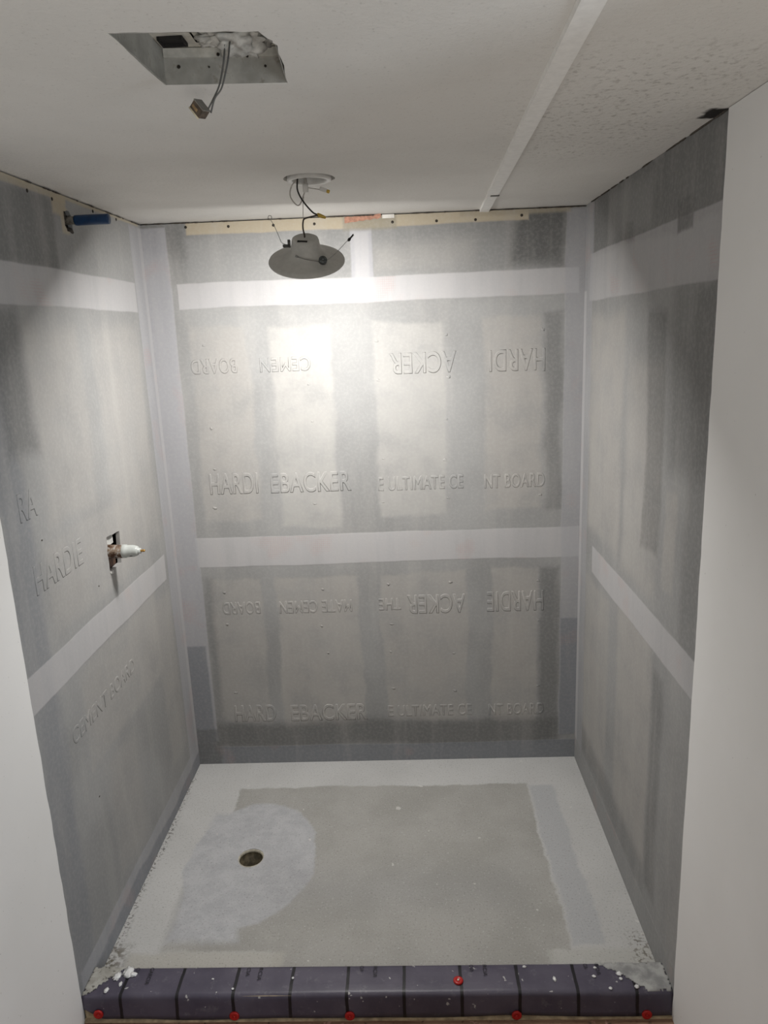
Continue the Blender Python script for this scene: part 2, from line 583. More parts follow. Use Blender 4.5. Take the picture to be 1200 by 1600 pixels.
# scraps of tape and paper stuck at the top of the back wall
bm = bmesh.new()
N = 10
top = [(0.706 + 0.125 * i / N, 2.0775 + 0.006 * i / N + 0.0015 * math.sin(i * 2.1)) for i in range(N + 1)]
bot = [(x, 2.058 + 0.012 * i / N + 0.002 * math.sin(i * 3.3)) for i, (x, z) in enumerate(top)]
for a, b, c, d in zip(top, top[1:], bot[1:], bot):
    q = [(a, -0.0006), (b, -0.0006), (c, -0.0012), (d, -0.0012)]
    bm.faces.new([bm.verts.new((p[0], y, p[1])) for p, y in q])
bmesh.ops.remove_doubles(bm, verts=bm.verts[:], dist=1e-5)
bmesh.ops.solidify(bm, geom=bm.faces[:], thickness=0.0004)
o = build('mesh_tape_scrap', bm, plain('orange_tape', (0.38, 0.20, 0.14), 0.8, mottled=0.25, scale=90), wall_back)
o['label'] = 'torn strip of orange mesh tape'
o = build('paper_scrap', box(0.835, 0.876, -0.0016, 0.0002, 2.068, 2.0805, bev=0.0004), plain('white_paper', (0.62, 0.60, 0.56), 0.8), wall_back)
o['label'] = 'white paper scrap'
# crumbs of old caulk at the joint with the ceiling
M_CAULK = plain('dark_caulk', (0.06, 0.05, 0.04), 0.9, mottled=0.4, scale=200)
bm = bmesh.new()
rnd = random.Random(11)
for i in range(34):
    x = 0.02 + 1.48 * rnd.random()
    blob(bm, (x, -0.001, hc(x, 0) - 0.0035), (rnd.uniform(.006, .03), .002, .0022), 0.6, 60, 1, i)
build('caulk_remnants', bm, M_CAULK, wall_back)
bm = bmesh.new()
for i in range(26):
    y = -1.13 * rnd.random()
    blob(bm, (W - 0.001, y, hc(W, y) - 0.0015), (.002, rnd.uniform(.01, .05), .0026), 0.6, 60, 1, i)
build('caulk_remnants', bm, M_CAULK, wall_right)
bm = bmesh.new()
for i in range(18):
    y = -1.13 * rnd.random()
    blob(bm, (0.001, y, hc(0, y) - 0.004), (.002, rnd.uniform(.006, .03), .002), 0.6, 60, 1, i)
build('caulk_remnants', bm, M_CAULK, wall_left)

# shallow screw dimples under the skim coat, small nicks
bm = bmesh.new()
rnd = random.Random(5)
for x in (0.170, 0.545, 0.800, 1.040, 1.375):
    for z in (0.31, 0.47, 0.60, 0.745, 1.08, 1.23, 1.38, 1.53, 1.67):
        if rnd.random() < 0.8:
            blob(bm, (x + rnd.uniform(-.012, .012), 0.0003, z + rnd.uniform(-.01, .01)), (rnd.uniform(.004, .008), 0.0013, rnd.uniform(.003, .006)), 0.9, 60, 2, x + z)
build('skim_dabs', bm, M_BACK, wall_back, True)
bm = bmesh.new()
for y, z in ((-0.975, 1.235), (-0.925, 1.120), (-0.88, 0.46), (-0.70, 1.02)):
    blob(bm, (0.0, y, z), (0.0010, 0.0030, 0.0022), 0.9, 60, 2, y)
build('nicks', bm, M_CAULK, wall_left, True)

# ------------------------------------------------------------------ white drywall in front of the alcove
def drywall_mat():
    t = NT('white_drywall', 0.75, 0.25)
    c = t.mix(t.rng(t.noise(1.6, 4), 0.3, 0.7), (0.74, 0.735, 0.72), (0.79, 0.785, 0.775))
    c = t.mix(t.rng(t.noise(140.0, 2), 0.72, 0.78, 0.0, 0.6), c, (0.25, 0.24, 0.22))
    t.bump(t.noise(45.0, 4), 0.12, 0.001)
    return t.color(c)


M_DRY = drywall_mat()


def drywall(name, x_face, sgn, y0, y1, seed):
    """Board sheet whose far edge is slightly ragged."""
    rnd = random.Random(seed)
    n = 60
    edge = []
    for i in range(n + 1):
        z = FLZ + (hc(x_face, y1) - 0.0015 - FLZ) * i / n
        edge.append((y1 + rnd.uniform(-0.0016, 0.0016), z))
    outer = [(y0, FLZ)] + edge + [(y0, hc(x_face, y0) - 0.0015)]
    return struct(build(name, slab(outer, [], lambda u, v, w: (x_face + sgn * w, u, v), 0.016), M_DRY))


drywall('wall_left_drywall', 0.003, -1, -4.2, YJ - 0.002, 1)
drywall('wall_right_drywall', W - 0.003, 1, -1.95, YJ - 0.002, 2)
struct(build('wall_right_return', box(W - 0.003, 2.6, -1.97, -1.952, FLZ, 2.08), M_DRY))
M_REAR = plain('low_bounce_brown', (0.20, 0.18, 0.16), 0.8, mottled=0.05)  # unseen walls, coloured dark to cut bounce light on the curb front
struct(build('wall_right_room', box(2.6, 2.62, -4.2, -1.952, FLZ, 2.08), M_REAR))
struct(build('wall_rear', box(-0.02, 2.62, -4.22, -4.2, FLZ, 2.09), M_REAR))

# ------------------------------------------------------------------ ceiling
def ceiling_mat():
    t = NT('textured_ceiling', 0.9, 0.2)
    cl = t.noise(2.0, 4)
    c = t.mix(t.rng(cl, 0.3, 0.7), (0.66, 0.645, 0.612), (0.73, 0.714, 0.680))
    sp = t.n('ShaderNodeSeparateXYZ')
    t.put(sp.inputs[0], t.obj)
    fine = t.noise(170.0, 3, 0.6)
    c = t.mix(t.rng(fine, 0.60, 0.76, 0.0, 0.35), c, (0.30, 0.28, 0.25))
    # worn, darker stipple right of the batten
    P = t.vmath('ADD', t.obj, t.vmath('SCALE', t.vmath('SUBTRACT', t.noise(5.0, 3, 0.6, None, True), (.5, .5, .5)), 0.25))
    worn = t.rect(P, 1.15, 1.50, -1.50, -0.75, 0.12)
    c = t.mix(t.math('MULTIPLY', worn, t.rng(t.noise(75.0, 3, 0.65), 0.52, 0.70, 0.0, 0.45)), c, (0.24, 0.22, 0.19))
    # black patch in the corner where the alcove begins
    P2 = t.vmath('ADD', t.obj, t.vmath('SCALE', t.vmath('SUBTRACT', t.noise(40.0, 3, 0.6, None, True), (.5, .5, .5)), 0.03))
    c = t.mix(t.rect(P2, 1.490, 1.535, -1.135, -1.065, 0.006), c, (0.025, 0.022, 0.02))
    b = t.bump(t.noise(95.0, 4, 0.65), 0.55, 0.0022)
    t.bump(t.math('MULTIPLY', worn, t.noise(60.0, 3, 0.6)), 0.6, 0.003, b)
    return t.color(c)


M_CEIL = ceiling_mat()
fan_hole = jig([(0.534, -1.631), (0.600, -1.624), (0.725, -1.612), (0.740, -1.560), (0.731, -1.400), (0.542, -1.420)], 0.0022, 6, 8)
CC = (0.668, -0.650)                     # centre of the can light hole
can_hole = [(CC[0] + (0.066 + 0.0015 * math.sin(5 * a)) * math.cos(a), CC[1] + 0.066 * math.sin(a)) for a in [2 * math.pi * k / 48 for k in range(48)]]
ceiling = struct(build('ceiling', slab([(-0.03, -4.22), (2.64, -4.22), (2.64, 0.02), (-0.03, 0.02)], [fan_hole, can_hole],
                                       lambda u, v, w: (u, v, hc(u, v) + w), 0.0127), M_CEIL))
# white batten over the ceiling seam, with a small break near its far end
M_BAT = plain('white_batten', (0.84, 0.83, 0.80), 0.6, mottled=0.04)
bm = bmesh.new()


def bat(y0, y1, w=0.034):
    def xc(y):
        return 1.181 + (y - 0.0) * (1.181 - 1.141) / 1.63
    vs = []
    for y in (y0, y1):
        for dx, dz in ((-w / 2, 0), (-w / 2 + 0.001, -0.009), (w / 2 - 0.001, -0.009), (w / 2, 0)):
            x = xc(y) + dx
            vs.append(bm.verts.new((x, y, hc(x, y) + dz)))
    for i in range(4):
        j = (i + 1) % 4
        bm.faces.new((vs[i], vs[j], vs[j + 4], vs[i + 4]))
    bm.faces.new(vs[:4])
    bm.faces.new(vs[7:3:-1])


bat(-4.19, -0.322)
bat(-0.318, 0.0, 0.032)
trim = struct(build('trim_1', bm, M_BAT))
build('splice_clip', box(1.166, 1.192, -0.332, -0.320, 2.0692, 2.0722, bev=0.0006), plain('grey_clip', (0.12, 0.12, 0.11), 0.6), trim)

# ------------------------------------------------------------------ fan housing in the rectangular opening
t = NT('grimy_painted_steel', 0.6, 0.4)
c = t.mix(t.rng(t.noise(18.0, 4), 0.35, 0.65), (0.24, 0.235, 0.21), (0.35, 0.34, 0.31))
c = t.mix(t.rng(t.noise(70.0, 4), 0.58, 0.75, 0, 0.7), c, (0.15, 0.13, 0.10))
M_STEEL = t.color(c)
M_BLACK = plain('black_void', (0.012, 0.011, 0.010), 0.8)
M_FOIL = plain('crumpled_duct_mastic', (0.42, 0.41, 0.38), 0.8, mottled=0.3, scale=40, bump=0.5)
fan = thing('fan_housing', 'gutted exhaust fan housing in the jagged rectangular ceiling opening', 'fan housing', Matrix.Translation((0.64, -1.51, 2.10)))
FM = Matrix.Translation((0.64, -1.51, 2.10))
x0, x1, y0, y1, zb, zt = 0.529, 0.744, -1.640, -1.402, 2.0975, 2.131
HP = [(0.5355, -1.629), (0.7240, -1.610), (0.7385, -1.560), (0.7295, -1.4030), (0.5435, -1.4228)]
bm = bmesh.new()
cx, cy = 0.64, -1.51
ring_lo = [[bm.verts.new((x, y, z)) for x, y in [(cx + (px - cx) * k, cy + (py - cy) * k) for px, py in HP]] for z, k in ((2.0797, 0.992), (zt, 0.992), (zt, 1.004), (2.0797, 1.004))]
for a, b in zip(ring_lo, ring_lo[1:] + ring_lo[:1]):
    for k in range(5):
        bm.faces.new((a[k], a[(k + 1) % 5], b[(k + 1) % 5], b[k]))
build('side_panels', bm, M_STEEL, fan, world_to=FM)
build('rim_flange', slab([(0.545, -1.4275), (0.728, -1.4080), (0.728, -1.4030), (0.545, -1.4230)], [], lambda u, v, w: (u, v, 2.116 + w), 0.013), plain('light_steel', (0.42, 0.41, 0.37), 0.5, mottled=0.15), fan, world_to=FM)
bm = slab([(x0, y0), (x1, y0), (x1, y1), (x0, y1)], [[(0.603, -1.62), (0.725, -1.62), (0.722, -1.44), (0.612, -1.45)]],
          lambda u, v, w: (u, v, zt + w), 0.0015)
build('top_plate', bm, plain('cream_steel', (0.52, 0.50, 0.44), 0.6, mottled=0.15, scale=30), fan, world_to=FM)
bm = bmesh.new()
bx(bm, 0.600, 0.603, -1.62, -1.44, zt, 2.20)
bx(bm, 0.725, 0.728, -1.62, -1.44, zt, 2.20)
bx(bm, 0.600, 0.728, -1.44, -1.437, zt, 2.20)
bx(bm, 0.600, 0.728, -1.623, -1.62, zt, 2.20)
bx(bm, 0.600, 0.728, -1.623, -1.437, 2.20, 2.203)
build('duct_collar', bm, plain('dusty_duct', (0.20, 0.19, 0.17), 0.8, mottled=0.4, scale=40), fan, world_to=FM)
bm = bmesh.new()
blob(bm, (0.672, -1.475, 2.118), (0.036, 0.030, 0.019), 0.7, 60, 4, 3.1)
blob(bm, (0.640, -1.470, 2.126), (0.030, 0.020, 0.012), 0.8, 60, 4, 8.4)
blob(bm, (0.690, -1.455, 2.127), (0.026, 0.018, 0.014), 0.8, 70, 4, 1.4)
build('duct_mastic', bm, M_FOIL, fan, world_to=FM, smooth=True)
bm = bmesh.new()
tube(bm, [(0.702, -1.50, 2.126), (0.701, -1.46, 2.118), (0.703, -1.43, 2.128)], 0.006, 10)
build('cable_clamp', bm, M_STEEL, fan, world_to=FM, smooth=True)
bm = bmesh.new()
bx(bm, 0.551, 0.585, -1.468, -1.464, 2.126, 2.131)
bx(bm, 0.551, 0.585, -1.440, -1.436, 2.126, 2.131)
bx(bm, 0.549, 0.552, -1.468, -1.436, 2.126, 2.131)
bx(bm, 0.584, 0.587, -1.468, -1.436, 2.126, 2.131)
bx(bm, 0.552, 0.584, -1.462, -1.442, 2.1300, 2.1307)
o = build('knockout_slot', bm, M_BLACK, fan, world_to=FM)
for x, z, r in ((0.566, 2.104, .0028), (0.628, 2.119, .0026), (0.672, 2.116, .0022), (0.612, 2.103, .0015), (0.698, 2.103, .0020)):
    bm = bmesh.new()
    lathe(bm, [(0, 0.0012), (r * 0.8, 0.0012), (r, 0), (0, -0.0003)], 14, Matrix.Translation((x, -1.4232 + (x - 0.5435) * 0.1065 - (0.0055 if z > 2.115 else 0.0018), z)) @ Matrix.Rotation(R(90), 4, 'X'))
    build('screw', bm, M_SCREW, fan, world_to=FM)
M_WIRE_GREY = plain('grey_wire', (0.10, 0.10, 0.095), 0.5)
for pts in ([(0.655, -1.49, 2.112), (0.6536, -1.5, 2.0875), (0.6491, -1.5, 2.0695), (0.6427, -1.5, 2.0505), (0.6326, -1.5, 2.0341), (0.6245, -1.5, 2.0220)],
            [(0.662, -1.49, 2.112), (0.660, -1.502, 2.0856), (0.6532, -1.503, 2.0626), (0.646, -1.502, 2.0462), (0.6354, -1.502, 2.034), (0.6275, -1.5, 2.0160)]):
    bm = bmesh.new()
    tube(bm, pts, 0.0013, 8)
    build('wire', bm, M_WIRE_GREY, fan, world_to=FM, smooth=True)
# receptacle plug at the end of the two wires
PM = Matrix.Translation((0.6115, -1.5, 2.0215)) @ Euler((R(12), R(52), R(-18)), 'XYZ').to_matrix().to_4x4() @ Matrix.Scale(0.82, 4)
bm = bmesh.new()
bx(bm, -0.013, 0.013, -0.010, 0.010, -0.0085, 0.0085, bev=0.0012)
bm.transform(PM)
plug = build('plug', bm, plain('brown_plug', (0.07, 0.05, 0.035), 0.5, mottled=0.5, scale=120), fan, world_to=FM)
plug['label'] = 'brown and cream connector plug'
for q, m in (((-0.0135, 0.0135, -0.0106, -0.0090, -0.0100, -0.0070), (0.50, 0.45, 0.33)), ((-0.010, 0.004, -0.0106, -0.0095, -0.003, 0.002), (0.30, 0.20, 0.10)),
             ((-0.0135, 0.0135, -0.0103, 0.0103, 0.0080, 0.0100), (0.20, 0.19, 0.17))):
    bm = box(*q, bev=0.0004)
    bm.transform(PM)
    bm.transform(FM.inverted())
    build('plug_rib', bm, plain('plug_rib', m, 0.5, mottled=0.3), plug)

# ------------------------------------------------------------------ recessed can in the round hole, its wires
M_WHITE = plain('white_plastic', (0.62, 0.61, 0.58), 0.4, mottled=0.05)
CM = Matrix.Translation((CC[0], CC[1], hc(*CC)))
can = thing('recessed_can', 'recessed light can with white ring in the round ceiling hole', 'light can', CM)
bm = bmesh.new()
lathe(bm, [(0.0560, 0.009), (0.0575, 0.001), (0.056, -0.005), (0.045, -0.0045), (0.043, -0.001), (0.043, 0.012)], 64, Matrix.Translation((-0.001, 0.010, 0)))
build('mounting_ring', bm, M_WHITE, can, True)
bm = bmesh.new()
lathe(bm, [(0.0650, 0.0128), (0.0650, 0.10), (0, 0.10)], 48)
build('can_body', bm, plain('can_shade_black', (0.025, 0.025, 0.022), 0.5, 0.3, mottled=0.3), can, True)  # near-black colour stands in for the shade inside the can
M_WIRE_W = plain('white_wire', (0.45, 0.43, 0.40), 0.5)
M_WIRE_B = plain('black_wire', (0.015, 0.014, 0.013), 0.4)
M_NUT = plain('yellow_wire_nut', (0.50, 0.34, 0.06), 0.45)
for pts, r, m in (
    ([(0.640, -0.64, 2.13), (0.6341, -0.64, 2.085), (0.6215, -0.64, 2.069), (0.6152, -0.64, 2.0508), (0.6191, -0.64, 2.0352), (0.6299, -0.64, 2.0223),
      (0.6382, -0.64, 2.022), (0.6457, -0.64, 2.034), (0.6540, -0.64, 2.0530)], 0.0017, M_WIRE_W),
    ([(0.640, -0.645, 2.13), (0.6375, -0.645, 2.0835), (0.6355, -0.645, 2.0607), (0.6398, -0.645, 2.0451), (0.6487, -0.645, 2.0292), (0.6609, -0.645, 2.0132),
      (0.6735, -0.645, 2.0001), (0.6850, -0.645, 1.9945)], 0.0021, M_WIRE_B),
    ([(0.650, -0.63, 2.13), (0.6560, -0.635, 2.090), (0.6585, -0.64, 2.070)], 0.0035, M_WIRE_W),
    ([(0.6600, -0.64, 2.0625), (0.6805, -0.64, 2.0586), (0.6965, -0.64, 2.0555)], 0.0013, M_WIRE_W),
):
    bm = bmesh.new()
    tube(bm, pts, r, 10)
    build('wire', bm, m, can, True, CM)
bm = box(0.6495, 0.6635, -0.646, -0.634, 2.0500, 2.0705, bev=0.002)
build('wire_connector', bm, M_WHITE, can, True, CM)
bm = box(-0.011, 0.008, -0.005, 0.005, -0.005, 0.005, bev=0.0015)
bm.transform(Matrix.Translation((0.7035, -0.64, 2.0545)) @ Matrix.Rotation(R(20), 4, 'Y'))
pc = build('lead_connector', bm, M_WHITE, can, True, CM)
bm = bmesh.new()
lathe(bm, [(0, 0.0), (0.0042, 0.0), (0.0046, 0.006), (0.0036, 0.008), (0, 0.008)], 16, Matrix.Translation((0.7105, -0.64, 2.0520)) @ Matrix.Rotation(R(110), 4, 'Y'))
build('connector_tip', bm, M_NUT, pc, True, CM)
bm = bmesh.new()
lathe(bm, [(0, -0.001), (0.0046, 0.0), (0.0050, 0.008), (0.0042, 0.016), (0.0030, 0.023), (0, 0.024)], 16,
      Matrix.Translation((0.6830, -0.645, 1.9955)) @ Matrix.Rotation(R(112), 4, 'Y'))
build('wire_nut', bm, M_NUT, can, True, CM)

# ------------------------------------------------------------------ the dangling LED trim
LM = Matrix.Translation((0.648, -0.640, 1.8825)) @ (Matrix.Rotation(R(-3), 4, 'Z') @ Matrix.Rotation(R(5), 4, 'Y') @ Matrix.Rotation(R(30), 4, 'X'))
lamp = thing('dangling_downlight', 'grey LED downlight trim hanging tilted on its wires below the ceiling', 'light fixture', LM)
M_TRIM = plain('grey_white_trim', (0.46, 0.455, 0.43), 0.45, mottled=0.06)
bm = bmesh.new()
lathe(bm, [(0.0800, 0.008), (0.0815, 0.001), (0.0990, -0.0010), (0.1003, 0.0008), (0.0990, 0.0035), (0.0850, 0.0078), (0.0680, 0.0130), (0.0540, 0.0185),
           (0.0440, 0.0255), (0.0390, 0.0330)], 96)
build('flange', bm, M_TRIM, lamp, True)
bm = bmesh.new()
lathe(bm, [(0.0402, 0.0300), (0.0385, 0.0350), (0.0355, 0.0550), (0.0335, 0.0605), (0.0280, 0.0635), (0.0, 0.0640)], 64)
build('heat_sink_can', bm, M_TRIM, lamp, True)
t = NT('glowing_lens', 0.4)
t.b.inputs['Base Color'].default_value = (0.8, 0.8, 0.8, 1)
t.b.inputs['Emission Color'].default_value = (1.0, 0.982, 0.950, 1)
t.b.inputs['Emission Strength'].default_value = LENS_STRENGTH
bm = bmesh.new()
lathe(bm, [(0.0, 0.0008), (0.0600, 0.0012), (0.0812, 0.0026)], 64)
lens = build('lens', bm, t.m, lamp, True)
lens['label'] = 'glowing white lens'
bm = bmesh.new()
bx(bm, -0.016, 0.010, -0.0275, -0.0200, 0.0625, 0.0652, bev=0.001)
build('cable_slot', bm, M_BLACK, lamp)
M_SPRING = plain('spring_steel', (0.25, 0.25, 0.24), 0.4, 0.7)
bm = bmesh.new()
tube(bm, [(0.608, -0.650, 1.918), (0.5946, -0.645, 1.9265), (0.5848, -0.64, 1.9317), (0.5791, -0.64, 1.9463), (0.5678, -0.64, 1.9751), (0.5604, -0.64, 1.988),
          (0.5541, -0.64, 1.993), (0.5562, -0.64, 1.9992), (0.5628, -0.64, 1.9973), (0.5622, -0.64, 1.9895)], 0.0008, 6)
build('torsion_spring', bm, M_SPRING, lamp, True, LM)
bm = bmesh.new()
tube(bm, [(0.6871, -0.69, 1.8790), (0.7001, -0.685, 1.8780), (0.7139, -0.68, 1.8840), (0.7383, -0.68, 1.9035), (0.7591, -0.68, 1.9228), (0.7659, -0.68, 1.9256), (0.778, -0.68, 1.9374)], 0.0008, 6)
sp2 = build('torsion_spring', bm, M_SPRING, lamp, True, LM)
bm = bmesh.new()
lathe(bm, [(0, 0), (0.0034, 0.003), (0.0040, 0.007), (0.0018, 0.011), (0.0014, 0.022), (0, 0.023)], 14,
      Matrix.Translation((0.7615, -0.68, 1.9225)) @ Matrix.Rotation(R(42), 4, 'Y'))
build('spring_sleeve', bm, M_BLACK, sp2, True, LM)
bm = bmesh.new()
tube(bm, [(0.6292, -0.705, 1.8895), (0.640, -0.708, 1.8850), (0.6566, -0.708, 1.8800), (0.690, -0.700, 1.8735)], 0.0012, 6)
tube(bm, [(0.6280, -0.705, 1.8900), (0.6340, -0.706, 1.8880)], 0.0026, 8, 0)
build('spring_arm', bm, M_SPRING, lamp, True, LM)
bm = bmesh.new()
bx(bm, 0.589, 0.6075, -0.653, -0.640, 1.9185, 1.9255, bev=0.001)
bx(bm, 0.602, 0.6085, -0.653, -0.640, 1.918, 1.937, bev=0.001)
build('spring_bracket', bm, plain('bracket_steel', (0.07, 0.07, 0.065), 0.45, 0.5), lamp, world_to=LM)
bm = bmesh.new()
cM = Matrix.Translation((0.697, -0.703, 1.8770)) @ Euler((R(60), 0, R(20)), 'XYZ').to_matrix().to_4x4()
lathe(bm, [(0.004, 0.006), (0.0095, 0.006), (0.0110, 0.003), (0.0110, -0.004), (0.0040, -0.004)], 20, cM)
lathe(bm, [(0, 0.010), (0.0042, 0.009), (0.0045, -0.006), (0, -0.006)], 14, cM)
build('spring_bracket', bm, plain('coil_steel', (0.10, 0.11, 0.11), 0.35, 0.6, mottled=0.5, scale=300), lamp, True, LM)
bm = bmesh.new()
tube(bm, [(0.6850, -0.648, 1.9935), (0.6657, -0.65, 1.9897), (0.6504, -0.652, 1.9858), (0.6466, -0.655, 1.9781), (0.6458, -0.66, 1.9620), (0.6496, -0.668, 1.9440), (0.6500, -0.672, 1.9360)], 0.0021, 10)
build('cable', bm, plain('brown_black_cable', (0.045, 0.035, 0.03), 0.5, mottled=0.5), lamp, True, LM)
bm = bmesh.new()
tube(bm, [(0.6510, -0.642, 2.040), (0.6480, -0.645, 2.020), (0.6462, -0.65, 1.9873)], 0.0009, 8)
build('wire', bm, M_WIRE_W, lamp, True, LM)

# ------------------------------------------------------------------ shower arm stub, top of left wall
SM = Matrix.Translation((0.0, -0.575, 2.0205))
stub = thing('shower_arm_stub', 'blue capped pipe stub poking from hole at top of left wall', 'pipe', SM)
RX = Matrix.Rotation(R(90), 4, 'Y')
bm = bmesh.new()
lathe(bm, [(0, -0.03), (0.0105, -0.03), (0.0105, 0.030), (0, 0.030)], 24, RX)
build('pipe', bm, plain('dirty_pipe', (0.14, 0.13, 0.11), 0.6, mottled=0.6, scale=80), stub, True)
bm = bmesh.new()
lathe(bm, [(0.0, 0.018), (0.0128, 0.018), (0.0136, 0.022), (0.0136, 0.108), (0.0130, 0.111), (0.0, 0.1115)], 32, RX)
capo = build('cap', bm, plain('blue_plastic', (0.007, 0.035, 0.10), 0.35, mottled=0.2), stub, True)
capo['label'] = 'blue plastic cap'
bm = bmesh.new()
blob(bm, (-0.004, 0.012, -0.024), (0.008, 0.014, 0.008), 0.8, 60, 2, 2)
blob(bm, (-0.004, -0.020, 0.012), (0.006, 0.007, 0.010), 0.8, 60, 2, 5)
build('sealant', bm, plain('dark_sealant', (0.05, 0.045, 0.04), 0.9, mottled=0.5), stub, True)
struct(build('wall_left_cavity_arm', box(-0.06, -0.014, -0.65, -0.50, 1.95, 2.075), M_BLACK))

# ------------------------------------------------------------------ shower valve
VM = Matrix.Translation((0.0, -0.592, 1.090))
valve = thing('shower_valve', 'bare shower valve body with white cartridge sleeve in square hole in left wall', 'valve', VM)
t = NT('tarnished_brass', 0.45, 0.5, 0.35)
c = t.mix(t.rng(t.noise(45.0, 4), 0.4, 0.6), (0.07, 0.030, 0.014), (0.26, 0.19, 0.14))
c = t.mix(t.rng(t.noise(90.0, 3), 0.52, 0.66), c, (0.42, 0.42, 0.40))
M_BRASS = t.color(c)
bm = bmesh.new()
lathe(bm, [(0, -0.05), (0.0215, -0.05), (0.0215, 0.002), (0.0204, 0.006), (0.0204, 0.038), (0.0185, 0.041), (0, 0.041)], 40, RX)
build('valve_body', bm, M_BRASS, valve, True)
bm = bmesh.new()
lathe(bm, [(0, 0.038), (0.0200, 0.038), (0.0203, 0.041), (0.0203, 0.049), (0.0180, 0.051), (0.0175, 0.072), (0.0150, 0.080), (0.0130, 0.084), (0.0085, 0.086), (0.0085, 0.092), (0, 0.092)], 40, RX)
sl = build('cartridge_sleeve', bm, plain('pale_grey_plastic', (0.44, 0.46, 0.44), 0.3, mottled=0.08), valve, True)
sl['label'] = 'pale grey plastic sleeve'
bm = bmesh.new()
bx(bm, 0.062, 0.070, -0.014, -0.010, -0.0125, -0.0095)
build('sleeve_slot', bm, M_BLACK, sl)
bm = bmesh.new()
lathe(bm, [(0, 0.090), (0.0040, 0.090), (0.0040, 0.103), (0.0030, 0.105), (0, 0.105)], 16, RX)
build('stem', bm, plain('brass_stem', (0.50, 0.30, 0.10), 0.3, 0.8), valve, True)
bm = bmesh.new()
bx(bm, -0.030, -0.014, -0.018, 0.064, 0.010, 0.046, bev=0.002)
bx_body = bmesh.new()
bx(bx_body, -0.045, -0.006, -0.0185, 0.050, -0.0530, 0.004, bev=0.006)
build('valve_boss', bx_body, plain('rusty_boss', (0.07, 0.035, 0.020), 0.6, mottled=0.5, scale=50), valve)
mp = build('mud_guard', bm, plain('plaster_guard', (0.48, 0.48, 0.46), 0.7, mottled=0.2), valve)
mp['label'] = 'pale grey guard behind the hole'
bm = bmesh.new()
blob(bm, (0.0015, -0.010, -0.062), (0.003, 0.010, 0.005), 0.8, 60, 2, 7)
build('plaster_crumb', bm, plain('white_crumb', (0.7, 0.69, 0.66), 0.8), valve, True)
struct(build('wall_left_cavity_valve', box(-0.09, -0.075, -0.70, -0.42, 0.95, 1.22), M_BLACK))

